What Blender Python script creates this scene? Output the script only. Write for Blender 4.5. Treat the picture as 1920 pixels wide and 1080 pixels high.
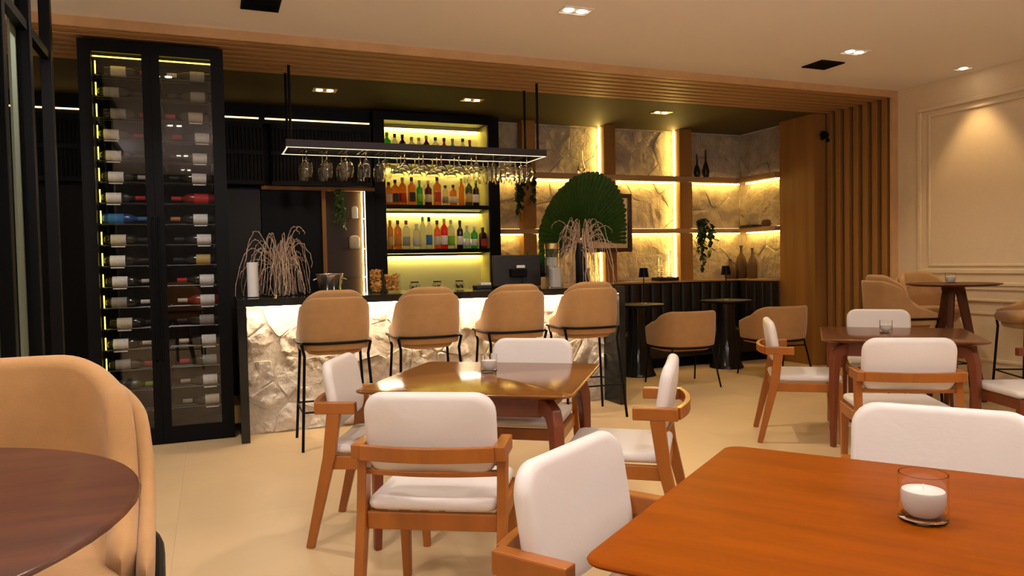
import bpy, bmesh, math, random
from mathutils import Vector, Matrix, noise
random.seed(7)
PI = math.pi
for o in list(bpy.data.objects): bpy.data.objects.remove(o)
SC = bpy.context.scene
COL = SC.collection

# ------------------------------------------------------------------ camera
def camera():
    yaw, pitch, roll, f, h = .3837, -.0346, -.02, 1396.25, 1.30
    cy, sy, cp, sp, cr, sr = math.cos(yaw), math.sin(yaw), math.cos(pitch), math.sin(pitch), math.cos(roll), math.sin(roll)
    fw = Vector((sy*cp, cy*cp, sp)); r = Vector((cy, -sy, 0)); u = r.cross(fw)
    r2 = cr*r+sr*u; u2 = -sr*r+cr*u
    cd = bpy.data.cameras.new('camera'); co = bpy.data.objects.new('camera', cd); COL.objects.link(co)
    cd.sensor_width = 36; cd.lens = f/1920*36; cd.clip_start = .05
    m = Matrix((r2, u2, -fw)).transposed().to_4x4(); m.translation = (0, 0, h)
    co.matrix_world = m; SC.camera = co
camera()
# ------------------------------------------------------------------ world, exposure
W = bpy.data.worlds.new('world'); SC.world = W; W.use_nodes = True
W.node_tree.nodes['Background'].inputs[0].default_value = (1, .8, .6, 1)
W.node_tree.nodes['Background'].inputs[1].default_value = 0.0
SC.view_settings.view_transform = 'Standard'; SC.view_settings.look = 'None'
SC.view_settings.exposure = 0.28; SC.view_settings.gamma = 1; SC.view_settings.use_curve_mapping = False
WARM = (1, .82, .62)
SOFT = (1, .92, .86)  # whiter tint of the added fill downlights
# power of the lamps, seen and added (watts)
P_MAIN, P_BAR, P_SMALL = 105, 20, 34
E_COUNTER, E_SHELF, E_NICHE, E_RACK, E_FILL_GLOBE = 62, 75, 45, 1.6, 70

# ------------------------------------------------------------------ materials
MATS = {}
def mat(name, col, rough=.5, metal=0, spec=.5, noise_amt=0, scale=8, stretch=(1, 1, 1), col2=None, bump=0, bscale=None, coat=0, trans=0, ior=1.45, emit=None, estr=0, sheen=0, alpha=1):
    m = bpy.data.materials.new(name); m.use_nodes = True
    nt = m.node_tree; b = nt.nodes['Principled BSDF']; L = nt.links.new
    b.inputs['Base Color'].default_value = (*col, 1); b.inputs['Roughness'].default_value = rough
    b.inputs['Metallic'].default_value = metal; b.inputs['Specular IOR Level'].default_value = spec
    b.inputs['Coat Weight'].default_value = coat; b.inputs['Coat Roughness'].default_value = .12
    b.inputs['Transmission Weight'].default_value = trans; b.inputs['IOR'].default_value = ior
    b.inputs['Sheen Weight'].default_value = sheen; b.inputs['Alpha'].default_value = alpha
    if emit: b.inputs['Emission Color'].default_value = (*emit, 1); b.inputs['Emission Strength'].default_value = estr
    if noise_amt or bump:
        tc = nt.nodes.new('ShaderNodeTexCoord'); mp = nt.nodes.new('ShaderNodeMapping'); mp.inputs['Scale'].default_value = stretch
        L(tc.outputs['Object'], mp.inputs[0])
        n = nt.nodes.new('ShaderNodeTexNoise'); n.inputs['Scale'].default_value = scale; n.inputs['Detail'].default_value = 6; n.inputs['Roughness'].default_value = .6
        L(mp.outputs[0], n.inputs['Vector'])
        if noise_amt:
            rp = nt.nodes.new('ShaderNodeValToRGB'); c2 = col2 or tuple(c*(1-noise_amt) for c in col)
            rp.color_ramp.elements[0].position = .3; rp.color_ramp.elements[1].position = .7
            rp.color_ramp.elements[0].color = (*c2, 1); rp.color_ramp.elements[1].color = (*col, 1)
            L(n.outputs['Fac'], rp.inputs[0]); L(rp.outputs[0], b.inputs['Base Color'])
        if bump:
            n2 = n
            if bscale:
                n2 = nt.nodes.new('ShaderNodeTexNoise'); n2.inputs['Scale'].default_value = bscale; n2.inputs['Detail'].default_value = 8
                L(tc.outputs['Object'], n2.inputs['Vector'])
            bp = nt.nodes.new('ShaderNodeBump'); bp.inputs['Strength'].default_value = bump; bp.inputs['Distance'].default_value = .02
            L(n2.outputs['Fac'], bp.inputs['Height']); L(bp.outputs[0], b.inputs['Normal'])
    MATS[name] = m
    return m
def glow(name, col, s):
    m = bpy.data.materials.new(name); m.use_nodes = True; nt = m.node_tree; nt.nodes.clear()
    e = nt.nodes.new('ShaderNodeEmission'); e.inputs[0].default_value = (*col, 1); e.inputs[1].default_value = s
    o = nt.nodes.new('ShaderNodeOutputMaterial'); nt.links.new(e.outputs[0], o.inputs[0]); MATS[name] = m
    return m
def pane_mat(name, tint, refl=.06):
    m = bpy.data.materials.new(name); m.use_nodes = True; nt = m.node_tree; nt.nodes.clear()
    t = nt.nodes.new('ShaderNodeBsdfTransparent'); t.inputs[0].default_value = (*tint, 1)
    g = nt.nodes.new('ShaderNodeBsdfGlossy'); g.inputs['Roughness'].default_value = .02
    lw = nt.nodes.new('ShaderNodeLayerWeight'); lw.inputs[0].default_value = .5
    pw = nt.nodes.new('ShaderNodeMath'); pw.operation = 'POWER'; pw.inputs[1].default_value = 5; nt.links.new(lw.outputs['Facing'], pw.inputs[0])
    f = nt.nodes.new('ShaderNodeMath'); f.operation = 'MULTIPLY_ADD'; f.inputs[1].default_value = .9; f.inputs[2].default_value = refl; nt.links.new(pw.outputs[0], f.inputs[0])
    x = nt.nodes.new('ShaderNodeMixShader'); o = nt.nodes.new('ShaderNodeOutputMaterial')
    nt.links.new(f.outputs[0], x.inputs[0]); nt.links.new(t.outputs[0], x.inputs[1]); nt.links.new(g.outputs[0], x.inputs[2]); nt.links.new(x.outputs[0], o.inputs[0])
    MATS[name] = m
mat('floor_tile', (.66, .47, .25), .42, noise_amt=.08, scale=2.2, spec=.35)
mat('grout', (.61, .43, .23), .6)
mat('ceiling', (.90, .86, .86), .9)
mat('bar_ceiling', (.075, .06, .016), .7)
mat('cream_wall', (.72, .56, .36), .75, noise_amt=.05, scale=30, bump=.05)
mat('plain_wall', (.80, .74, .66), .85)
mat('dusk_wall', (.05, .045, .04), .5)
mat('oak', (.39, .18, .045), .5, noise_amt=.38, scale=5, stretch=(1, 1, .06), spec=.3)
mat('oak_x', (.60, .36, .17), .5, noise_amt=.18, scale=6, stretch=(.9, .2, .9), spec=.3)
mat('oak_slat', (.50, .29, .13), .5, noise_amt=.3, scale=6, stretch=(.06, 1, 1), spec=.3)
mat('stone', (.74, .65, .54), .9, noise_amt=.35, scale=9, bump=.9, bscale=26, spec=.2)
mat('stone_back', (.50, .41, .30), .9, noise_amt=.35, scale=7, bump=.9, bscale=20, spec=.2)
mat('mortar', (.66, .57, .46), .95, noise_amt=.25, scale=20, bump=.6, spec=.1)
mat('black_marble', (.012, .012, .011), .12, noise_amt=.0, spec=.5)
mat('black_metal', (.003, .003, .0035), .42, spec=.15)
mat('black_lacquer', (.0025, .0022, .0022), .4, spec=.14)
mat('black_flute', (.007, .006, .006), .4, spec=.3)
mat('dark_red', (.02, .007, .005), .5)
mat('rack_metal', (.028, .017, .017), .45)
mat('chair_wood', (.40, .12, .014), .32, noise_amt=.35, scale=7, stretch=(1, 1, .15), coat=.2)
mat('chair_wood_dark', (.20, .045, .014), .32, noise_amt=.3, scale=7, stretch=(1, 1, .15), coat=.2)
mat('table_wood', (.29, .062, .0004), .5, noise_amt=.32, scale=5, stretch=(.5, 3.0, 1), coat=.0, spec=.06)
mat('table_wood_mid', (.22, .075, .010), .15, noise_amt=.3, scale=5, stretch=(.5, 3.0, 1), coat=.0)
mat('table_wood_shaded', (.16, .05, .016), .27, noise_amt=.3, scale=5, stretch=(.5, 3.0, 1), coat=.3)  # right table's wood, weaker light there put into a darker colour
mat('walnut', (.115, .032, .010), .5, spec=.2, noise_amt=.5, scale=4, stretch=(1, 6, 1), coat=.15)
mat('leather', (.74, .675, .625), .42, bump=.06, scale=60, spec=.4)
mat('tan_fabric', (.44, .235, .088), .8, noise_amt=.14, scale=14, bump=.08, bscale=220, sheen=.25, spec=.2)
mat('tan_seam', (.36, .20, .085), .8)
mat('candle_wax', (.86, .80, .72), .55, spec=.4)
mat('wick', (.9, .88, .85), .8)
mat('clear_glass', (1, 1, 1), .0, trans=1, ior=1.45)
mat('white_matte', (.75, .72, .68), .6)
mat('chrome', (.75, .72, .68), .18, metal=1)
mat('rack_steel', (.10, .095, .09), .35, metal=1)
mat('brass', (.7, .5, .2), .3, metal=1)
mat('branch', (.60, .42, .30), .8, noise_amt=.3, scale=60)
mat('leaf_dark', (.020, .050, .012), .45, noise_amt=.35, scale=20)
mat('leaf_mid', (.045, .13, .025), .45, noise_amt=.3, scale=20)
mat('palm_leaf', (.040, .105, .010), .55, noise_amt=.4, scale=18)
mat('succulent', (.05, .22, .05), .45, noise_amt=.3, scale=30)
mat('banquette', (.014, .011, .009), .38)
mat('brown_ceramic', (.12, .062, .022), .6, noise_amt=.2, scale=20)
mat('black_ceramic', (.008, .007, .008), .35)
mat('chips', (.80, .38, .07), .5, noise_amt=.5, scale=40, bump=.5)
mat('dark_liquor', (.03, .006, .004), .08, spec=.6)
mat('mirror', (.6, .52, .42), .04, metal=1)
mat('dark_wood_gap_shade', (.05, .02, .01), .4)
mat('screen_black', (.012, .010, .010), .4)
mat('shelf_back', (.85, .76, .32), .6)
mat('shelf_lining', (.34, .29, .08), .5)
mat('pale_green', (.13, .15, .105), .6)
mat('gold_edge', (.30, .16, .03), .35, metal=.6)
pane_mat('pane', (.90, .90, .90), .05); mat('smoked_panel', (.02, .015, .012), .4, spec=.3); pane_mat('thin_glass', (.97, .97, .96), .05)
glow('led_counter', (1, .80, .55), E_COUNTER)
glow('led_shelf', (1, .84, .36), E_SHELF)
glow('led_niche', (1, .68, .17), E_NICHE)
glow('led_cabinet', (1, .72, .06), 7)
glow('led_rack', (1, .78, .48), E_RACK)
glow('led_line', (1, .62, .25), 3.0)
glow('led_white', (1, .85, .75), 3.5)
glow('bulb', (1, .86, .66), 30)
glow('opal', (1, .93, .90), E_FILL_GLOBE)  # glow of the added fill globes
glow('bulb_bar', (1, .80, .5), 12)

# ------------------------------------------------------------------ mesh helpers
class MB:
    def __init__(s): s.v = []; s.f = []
    def add(s, vs, fs):
        n = len(s.v); s.v += [tuple(v) for v in vs]; s.f += [tuple(i+n for i in f) for f in fs]; return s
    def box(s, x0, x1, y0, y1, z0, z1):
        return s.add([(x0, y0, z0), (x1, y0, z0), (x1, y1, z0), (x0, y1, z0), (x0, y0, z1), (x1, y0, z1), (x1, y1, z1), (x0, y1, z1)],
                     [(3, 2, 1, 0), (4, 5, 6, 7), (0, 1, 5, 4), (1, 2, 6, 5), (2, 3, 7, 6), (3, 0, 4, 7)])
    def lathe(s, prof, n=24, c=(0, 0, 0), axis='z', cap=True):
        vs = []; fs = []; k = len(prof)
        for r, z in prof:
            for i in range(n):
                a = 2*PI*i/n; x, y = r*math.cos(a), r*math.sin(a)
                vs.append((c[0]+x, c[1]+y, c[2]+z) if axis == 'z' else ((c[0]+z, c[1]+x, c[2]+y) if axis == 'x' else (c[0]-z, c[1]+y, c[2]+x)))
        for j in range(k-1):
            for i in range(n):
                fs.append((j*n+i, j*n+(i+1) % n, (j+1)*n+(i+1) % n, (j+1)*n+i))
        if cap:
            fs.append(tuple(reversed(range(n)))); fs.append(tuple((k-1)*n+i for i in range(n)))
        return s.add(vs, fs)
    def cyl(s, c, r, h, n=20): return s.lathe([(r, 0), (r, h)], n, c)
    def tube(s, path, r, n=8, cap=True):
        path = [Vector(p) for p in path]; vs = []; fs = []; k = len(path); up = None
        for j, p in enumerate(path):
            t = (path[min(j+1, k-1)]-path[max(j-1, 0)]).normalized()
            if up is None: up = Vector((0, 0, 1)) if abs(t.z) < .9 else Vector((1, 0, 0))
            a = t.cross(up); a = a.normalized() if a.length > 1e-6 else Vector((1, 0, 0)); b = a.cross(t); up = b
            rr = r[j] if isinstance(r, (list, tuple)) else r
            for i in range(n):
                q = 2*PI*i/n; vs.append(p+a*rr*math.cos(q)+b*rr*math.sin(q))
        for j in range(k-1):
            for i in range(n): fs.append((j*n+i, j*n+(i+1) % n, (j+1)*n+(i+1) % n, (j+1)*n+i))
        if cap: fs.append(tuple(reversed(range(n)))); fs.append(tuple((k-1)*n+i for i in range(n)))
        return s.add(vs, fs)
    def bar(s, path, wa, wb, side):
        """rectangular section swept along path; side = fixed direction of the wb width; wa in-plane width (lists allowed)"""
        path = [Vector(p) for p in path]; side = Vector(side).normalized(); vs = []; fs = []; k = len(path)
        for j, p in enumerate(path):
            t = (path[min(j+1, k-1)]-path[max(j-1, 0)]).normalized(); nrm = t.cross(side).normalized()
            a = (wa[j] if isinstance(wa, (list, tuple)) else wa)/2; b = (wb[j] if isinstance(wb, (list, tuple)) else wb)/2
            for da, db in ((-1, -1), (1, -1), (1, 1), (-1, 1)): vs.append(p+nrm*a*da+side*b*db)
        for j in range(k-1):
            for i in range(4): fs.append((j*4+i, j*4+(i+1) % 4, (j+1)*4+(i+1) % 4, (j+1)*4+i))
        fs.append((3, 2, 1, 0)); fs.append(tuple((k-1)*4+i for i in range(4)))
        return s.add(vs, fs)
    def rings(s, rings, closed=True):
        n = len(rings[0]); vs = [p for r in rings for p in r]; fs = []
        for j in range(len(rings)-1):
            for i in range(n): fs.append((j*n+i, j*n+(i+1) % n, (j+1)*n+(i+1) % n, (j+1)*n+i))
        if closed: fs.append(tuple(reversed(range(n)))); fs.append(tuple((len(rings)-1)*n+i for i in range(n)))
        return s.add(vs, fs)
    def mesh(s, name='m', smooth=False, bevel=0, segs=2, fixn=True):
        me = bpy.data.meshes.new(name); me.from_pydata([tuple(v) for v in s.v], [], s.f); me.update()
        bm = bmesh.new(); bm.from_mesh(me)
        if fixn: bmesh.ops.recalc_face_normals(bm, faces=bm.faces)
        if bevel: bmesh.ops.bevel(bm, geom=[e for e in bm.edges if len(e.link_faces) == 2 and e.calc_face_angle(0) > .5], offset=bevel, segments=segs, affect='EDGES', profile=.5)
        if smooth:
            for f in bm.faces: f.smooth = True
            for e in bm.edges:
                if len(e.link_faces) == 2 and e.calc_face_angle(0) > .75: e.smooth = False
        bm.to_mesh(me); bm.free()
        return me
    def build(s, name, m, parent=None, loc=(0, 0, 0), rz=0, **k):
        return obj(name, s.mesh(name, **k), m, parent, loc, rz)
def obj(name, me, m, parent=None, loc=(0, 0, 0), rz=0):
    if m is not None and not me.materials: me.materials.append(MATS[m] if isinstance(m, str) else m)
    o = bpy.data.objects.new(name, me); COL.objects.link(o); o.location = loc; o.rotation_euler = (0, 0, rz)
    if parent: o.parent = parent
    return o
def tag(o, label=None, cat=None, group=None, kind=None):
    if label: o['label'] = label
    if cat: o['category'] = cat
    if group: o['group'] = group
    if kind: o['kind'] = kind
    return o
def thing(name, label, cat, loc=(0, 0, 0), rz=0, group=None):
    o = bpy.data.objects.new(name, None); COL.objects.link(o); o.location = loc; o.rotation_euler = (0, 0, rz); o.empty_display_size = .1
    return tag(o, label, cat, group)
def struct(o, label=None, cat=None): return tag(o, label, cat, kind='structure')
def copy_tree(o, parent=None):
    c = o.copy(); COL.objects.link(c)
    if parent: c.parent = parent
    for ch in list(o.children): copy_tree(ch, c)
    return c
def place(proto, used, loc, rz, label, group=None):
    o = copy_tree(proto) if used[0] else proto
    used[0] = True; o.location = loc; o.rotation_euler = (0, 0, rz); o['label'] = label
    if group: o['group'] = group
    return o
def rrect(w, h, r, n=6):
    pts = []
    for cx, cy, a0 in ((w/2-r, h/2-r, 0), (-w/2+r, h/2-r, PI/2), (-w/2+r, -h/2+r, PI), (w/2-r, -h/2+r, 1.5*PI)):
        for i in range(n+1):
            a = a0+PI/2*i/n; pts.append((cx+r*math.cos(a), cy+r*math.sin(a)))
    return pts
def pad(w, h, t, r, e, bow=0, puff=0):
    """upholstered pad in the XZ plane, thickness along Y, soft edges of radius e; bow curves it in x, puff swells the faces"""
    base = rrect(w, h, r); rings = []
    def ring(sx, sz, y, k):
        return [(x*sx, y*1.0-bow*(x*sx/(w/2))**2+0, z*sz) for x, z in base]
    fac = [0.02, .35, .7]
    for k in fac: rings.append(ring((w-2*e)/w*k, (h-2*e)/h*k, -t/2-puff*(1-k*k), k))
    for i in range(9):
        a = -PI/2+PI*i/8; d = e*(1-math.cos(a)); rings.append(ring((w-2*d)/w, (h-2*d)/h, t/2*math.sin(a), 1))
    for k in reversed(fac): rings.append(ring((w-2*e)/w*k, (h-2*e)/h*k, t/2+puff*(1-k*k), k))
    return MB().rings(rings)
def area_spot(name, loc, power, ang=110, size=.05, col=WARM, parent=None, blend=.6):
    d = bpy.data.lights.new(name, 'SPOT'); d.energy = power; d.spot_size = math.radians(ang); d.spot_blend = blend; d.shadow_soft_size = size; d.color = col
    o = bpy.data.objects.new(name, d); COL.objects.link(o); o.location = loc
    if parent: o.parent = parent
    return o
ORD = ['first', 'second', 'third', 'fourth', 'fifth', 'sixth', 'seventh', 'eighth', 'ninth', 'tenth', 'eleventh', 'twelfth', 'thirteenth', 'fourteenth', 'fifteenth', 'sixteenth', 'seventeenth']

# ------------------------------------------------------------------ room shell
CZ, SZ, BZ = 3.04, 2.97, 2.975
FY, SBY, BY, WX, RX = 5.867, 6.82, 8.33, 6.85, 6.75
X0, Y0 = -2.6, -3.0
fl = struct(MB().box(X0, WX+.1, Y0, BY+.1, -.1, -.003).build('floor', 'grout'), 'pale beige porcelain floor running through the whole room', 'floor')
tile = MB().box(-.5997, .5997, -.5997, .5997, -.004, 0).mesh('tile')
for i in range(8):
    for j in range(10):
        x, y = X0+.6+1.2*i, Y0+.55+1.2*j
        if x-.6 < WX and y-.6 < BY: obj('tile', tile, 'floor_tile', fl, (x, y, 0))
struct(MB().box(X0, WX+.1, Y0, FY+.01, CZ, CZ+.1).build('ceiling', 'ceiling'), 'smooth pale ceiling above the dining tables', 'ceiling')
struct(MB().box(X0, WX+.1, SBY-.01, BY+.1, BZ, BZ+.12).build('ceiling_bar', 'bar_ceiling'), 'dark olive ceiling above the bar and banquette', 'ceiling')
wr = struct(MB().box(WX, WX+.1, Y0, BY+.1, 0, CZ+.05).build('wall_right', 'cream_wall'), 'cream wall with raised panel mouldings', 'wall')
struct(MB().box(X0-.1, X0, Y0, BY+.1, 0, CZ+.05).build('wall_left', 'plain_wall'), 'plain beige wall behind the metal partition', 'wall')
struct(MB().box(X0, WX, Y0-.1, Y0, 0, CZ+.05).build('wall_front', 'dusk_wall'), 'near-black wall behind the camera, darkened for the glass reflections', 'wall')  # near-black colour keeps the reflections in the cabinet glass dark
wb = struct(MB().box(X0, WX+.1, BY, BY+.1, 0, CZ+.05).build('wall_back', 'mortar'), 'rough stone clad wall behind the banquette', 'wall')
# wall mouldings: frames of half-round strips
def moulding(yn, yf, z0, z1, w=.035, d=.018):
    m = MB(); x = WX
    m.box(x-d, x, yf, yn, z1-w, z1); m.box(x-d, x, yf, yn, z0, z0+w); m.box(x-d, x, yf, yf+w, z0+w, z1-w); m.box(x-d, x, yn-w, yn, z0+w, z1-w)
    return m
for k, (yn, yf) in enumerate(((5.62, 3.0), (2.7, 0.0), (-.3, -2.7))):
    moulding(yn, yf, 1.10, 2.80, .045, .022).build('moulding', 'cream_wall', wr, bevel=.008)
    moulding(yn-.12, yf+.12, 1.17, 2.715, .025, .014).build('moulding', 'cream_wall', wr, bevel=.006)
    moulding(yn, yf, .26, .74, .03, .018).build('moulding', 'cream_wall', wr, bevel=.006)
MB().box(WX-.035, WX, Y0, FY, .985, 1.02).box(WX-.02, WX, Y0, FY, .945, .985).build('chair_rail', 'cream_wall', wr, bevel=.007)
MB().box(WX-.028, WX, Y0, FY, .835, .86).build('chair_rail', 'cream_wall', wr, bevel=.006)
struct(MB().box(WX-.02, WX, Y0, FY, 0, .12).build('baseboard_right', 'cream_wall', bevel=.004), 'cream skirting board along panelled wall', 'baseboard')

# ------------------------------------------------------------------ oak portal
po = struct(MB().box(X0, WX, FY, FY+.03, SZ, CZ).box(WX-.085, WX, FY, FY+.03, 0, SZ).build('trim_1', 'oak_x'), 'oak portal frame with parallel slats over the bar opening', 'trim')
MB().box(X0, WX, FY+.03, SBY, CZ-.012, CZ+.05).build('soffit_board', 'dark_wood_gap_shade', po)  # dark colour paints in the shade between the ceiling slats
MB().box(WX-.012, WX, FY+.03, SBY, 0, CZ-.012).build('side_board', 'dark_wood_gap_shade', po)  # same painted gap shade behind the upright slats
slat_c = MB().box(X0, WX-.085, -.042, .042, SZ, CZ-.012).mesh('slat', bevel=.003, segs=1)
slat_v = MB().box(WX-.085, WX-.012, -.034, .034, 0, CZ-.012).mesh('slat', bevel=.003, segs=1)
for i in range(7):
    y = FY+.105+.128*i
    obj('slat', slat_c, 'oak_slat', po, (0, y, 0)); obj('slat', slat_v, 'oak', po, (0, y, 0))
# oak clad column at the alcove's end
CX = 6.62
col = struct(MB().box(CX+.012, WX, SBY+.012, 7.40, 0, BZ).build('pillar', 'oak'), 'oak veneered column between slats and banquette', 'column')
for y0, y1 in ((SBY+.012, 6.958), (6.960, 7.172), (7.174, 7.40)): MB().box(CX, CX+.012, y0, y1, 0, BZ).build('panel', 'oak', col)
MB().box(CX, WX-.01, SBY, SBY+.012, 0, BZ).build('panel', 'oak', col)
wret = struct(MB().box(RX+.02, WX, 7.40, BY, 0, BZ).build('wall_return', 'mortar'), 'short stone clad wall at right end of banquette', 'wall')

# ------------------------------------------------------------------ stones
def voronoi(w, h, n, seed, jit=.9, ax=1.0):
    rnd = random.Random(seed); nx = max(1, round(math.sqrt(n*w/h))); ny = max(1, round(n/nx)); S = []
    for i in range(nx):
        for j in range(ny):
            S.append(((i+.5+(rnd.random()-.5)*jit+(.25 if j % 2 else -.25))*w/nx, (j+.5+(rnd.random()-.5)*jit)*h/ny))
    cells = []
    for i, (sx, sy) in enumerate(S):
        poly = [(0, 0), (w, 0), (w, h), (0, h)]
        for j, (tx, ty) in enumerate(S):
            if i == j or not poly: continue
            mx, my, dx, dy = (sx+tx)/2, (sy+ty)/2, tx-sx, ty-sy; out = []
            for k in range(len(poly)):
                a, b = poly[k], poly[(k+1) % len(poly)]
                da = (a[0]-mx)*dx+(a[1]-my)*dy; db = (b[0]-mx)*dx+(b[1]-my)*dy
                if da <= 0: out.append(a)
                if (da < 0 < db) or (db < 0 < da): t = da/(da-db); out.append((a[0]+(b[0]-a[0])*t, a[1]+(b[1]-a[1])*t))
            poly = out
        if len(poly) >= 3: cells.append(poly)
    return cells
def stone_mesh(poly, depth, rough, seed, joint=.010, n=30):
    cx = sum(p[0] for p in poly)/len(poly); cy = sum(p[1] for p in poly)/len(poly)
    per = [math.dist(poly[k], poly[(k+1) % len(poly)]) for k in range(len(poly))]; tot = sum(per); pts = []
    for i in range(n):
        d = tot*i/n; k = 0
        while d > per[k]: d -= per[k]; k += 1
        t = d/per[k] if per[k] else 0; a, b = poly[k], poly[(k+1) % len(poly)]
        pts.append((a[0]+(b[0]-a[0])*t, a[1]+(b[1]-a[1])*t))
    R = min(math.dist(p, (cx, cy)) for p in pts); rnd = random.Random(seed); tx, ty = rnd.uniform(-1, 1)*rough*1.6, rnd.uniform(-1, 1)*rough*1.6; hh = depth*rnd.uniform(.65, 1.1)
    rings = []
    for k, z in ((1, 0), (.99, .62), (.955, .90), (.84, .98), (.66, 1.0), (.45, 1.02), (.22, 1.02), (.02, 1.02)):
        ring = []
        for x, y in pts:
            dx, dy = x-cx, y-cy; L = math.hypot(dx, dy); s = max(0, (L-joint)/L)*k
            X, Y = cx+dx*s, cy+dy*s
            nz = abs(noise.noise(Vector((X*6, Y*6, seed*3.1))))*2.2-.6+noise.noise(Vector((X*17, Y*17, seed*1.7)))*.7+noise.noise(Vector((X*41, Y*41, seed*.7)))*.35
            wob = noise.noise(Vector((X*12, Y*12, seed)))*.012*(k > .9)
            Z = 0 if z == 0 else hh*z+rough*nz*(.5 if k > .9 else 1)+(tx*dx+ty*dy)*s/max(R, .05)*.5
            ring.append((X+wob, Y+wob*.7, max(Z, .002) if z else 0))
        rings.append(ring)
    return rings
def stone_field(parent, w, h, num, seed, depth, rough, m, to_world, joint=.010, keep=None, n=34):
    for i, poly in enumerate(voronoi(w, h, num, seed)):
        cx = sum(p[0] for p in poly)/len(poly); cy = sum(p[1] for p in poly)/len(poly)
        if keep and not keep(cx, cy): continue
        rings = [[to_world(*p) for p in r] for r in stone_mesh(poly, depth, rough, seed*100+i, joint, n)]
        MB().rings(rings).build('stone', m, parent, smooth=True)
stone_field(wb, 3.62, 1.98, 62, 5, .011, .012, 'stone_back', lambda x, y, z: (3.13+x, BY-z, .98+y), .003)
stone_field(wret, .93, 1.98, 15, 6, .011, .011, 'stone_back', lambda x, y, z: (RX+.02-z, 7.40+x, .98+y), .003)

# ------------------------------------------------------------------ alcove shelving in oak with LED strips
for k, (z0, z1, nm) in enumerate(((2.295, 2.365, 'upper'), (1.635, 1.69, 'lower'))):
    s = thing('wall_shelf', '%s oak shelf on the stone wall lit from behind' % nm, 'shelf', group='oak shelves on the stone wall')
    MB().box(3.13, RX-.012, 8.13, BY-.055, z0, z1).build('board', 'oak_slat', s, bevel=.003)
    MB().box(RX-.20, RX-.03, 7.41, 8.128, z0, z1).build('board', 'oak_slat', s, bevel=.003)
    MB().box(3.15, RX-.06, BY-.08, BY-.066, z0-.012, z0-.001).box(RX-.055, RX-.043, 7.42, 8.12, z0-.012, z0-.001).build('led_strip', 'led_niche', s)
    MB().box(3.15, RX-.06, BY-.066, BY-.058, z1+.001, z1+.009).box(RX-.043, RX-.035, 7.42, 8.12, z1+.001, z1+.009).build('led_strip', 'led_line', s)
for k, (x0, x1, nm) in enumerate(((3.45, 3.62, 'beside the black liquor shelf'), (4.55, 4.71, 'behind the fan palm leaf'), (5.655, 5.845, 'beside the trailing plant on lower shelf'))):
    p = thing('wall_post', 'oak upright post on stone wall %s' % nm, 'post', group='oak uprights on the stone wall')
    for z0, z1 in ((1.02, 1.632), (1.693, 2.292), (2.368, BZ)):
        MB().box(x0, x1, 8.14, BY-.056, z0, z1).build('board', 'oak', p, bevel=.003)
        if k: MB().box(x0-.010, x0-.002, BY-.085, BY-.058, z0+.01, z1-.01).build('led_strip', 'led_niche', p)

# ------------------------------------------------------------------ bar counter
BX0, BX1, BFY, CU, STY = .171, 3.432, 5.80, 1.008, 6.11
bar = thing('bar_counter', 'long bar counter with rough stone front and black marble top', 'bar counter', (0, 0, 0))
MB().box(BX0, BX1, BFY, 6.62, CU, 1.066).build('countertop', 'black_marble', bar, bevel=.003)
MB().box(BX0, BX0+.062, BFY, 6.62, 0, CU).build('end_panel', 'black_marble', bar, bevel=.003)
MB().box(BX1-.062, BX1, BFY, 6.62, 0, CU).build('end_panel', 'black_marble', bar, bevel=.003)
MB().box(BX0+.062, BX1-.062, STY-.018, 6.55, 0, CU).build('core', 'mortar', bar)
MB().box(BX0+.07, BX1-.07, 5.94, 5.965, CU-.012, CU-.001).build('led_strip', 'led_counter', bar)
stone_field(bar, BX1-BX0-.13, .965, 64, 3, .034, .024, 'stone', lambda x, y, z: (BX0+.065+x, STY-z, .004+y), .005, n=44)
bc = thing('back_counter', 'low black work counter under the liquor shelf behind the bar', 'counter')
MB().box(.25, 3.15, 7.45, 7.94, 0, .90).build('body', 'black_lacquer', bc); MB().box(.25, 3.15, 7.42, 7.94, .90, .94).build('worktop', 'black_marble', bc)

# ------------------------------------------------------------------ liquor shelf
ls = thing('liquor_shelf', 'tall black open shelf unit with glowing yellow back panel', 'shelf')
SY0, SY1 = 7.98, 8.32
sx0, sx1 = 1.775, 2.965
MB().box(sx0-.12, sx0, SY0, SY1, 0, 2.95).build('side_panel', 'black_lacquer', ls)
MB().box(sx1, sx1+.13, SY0, SY1, 0, 2.95).build('side_panel', 'black_lacquer', ls)
MB().box(sx0, sx1, SY0, SY1, 2.86, 2.95).build('top_panel', 'black_lacquer', ls)
MB().box(sx0, sx1, SY1-.02, SY1, .94, 2.86).build('back_panel', 'shelf_back', ls)
MB().box(sx0, sx0+.006, SY0+.02, SY1-.02, .941, 2.86).build('side_lining', 'shelf_lining', ls)
MB().box(sx1-.006, sx1, SY0+.02, SY1-.02, .941, 2.86).build('side_lining', 'shelf_lining', ls)
SHELVES = (2.395, 1.905, 1.42)
for z in SHELVES: MB().box(sx0+.007, sx1-.007, SY0, SY1-.021, z, z+.045).build('shelf_board', 'black_lacquer', ls, bevel=.002)
for z in (2.86,)+SHELVES:
    MB().box(sx0+.02, sx1-.02, SY1-.045, SY1-.03, z-.012, z-.002).build('led_strip', 'led_shelf', ls)
    MB().box(sx0+.007, sx1-.007, SY1-.062, SY1-.056, z-.030, z-.0005).build('light_lip', 'shelf_lining', ls)

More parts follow.
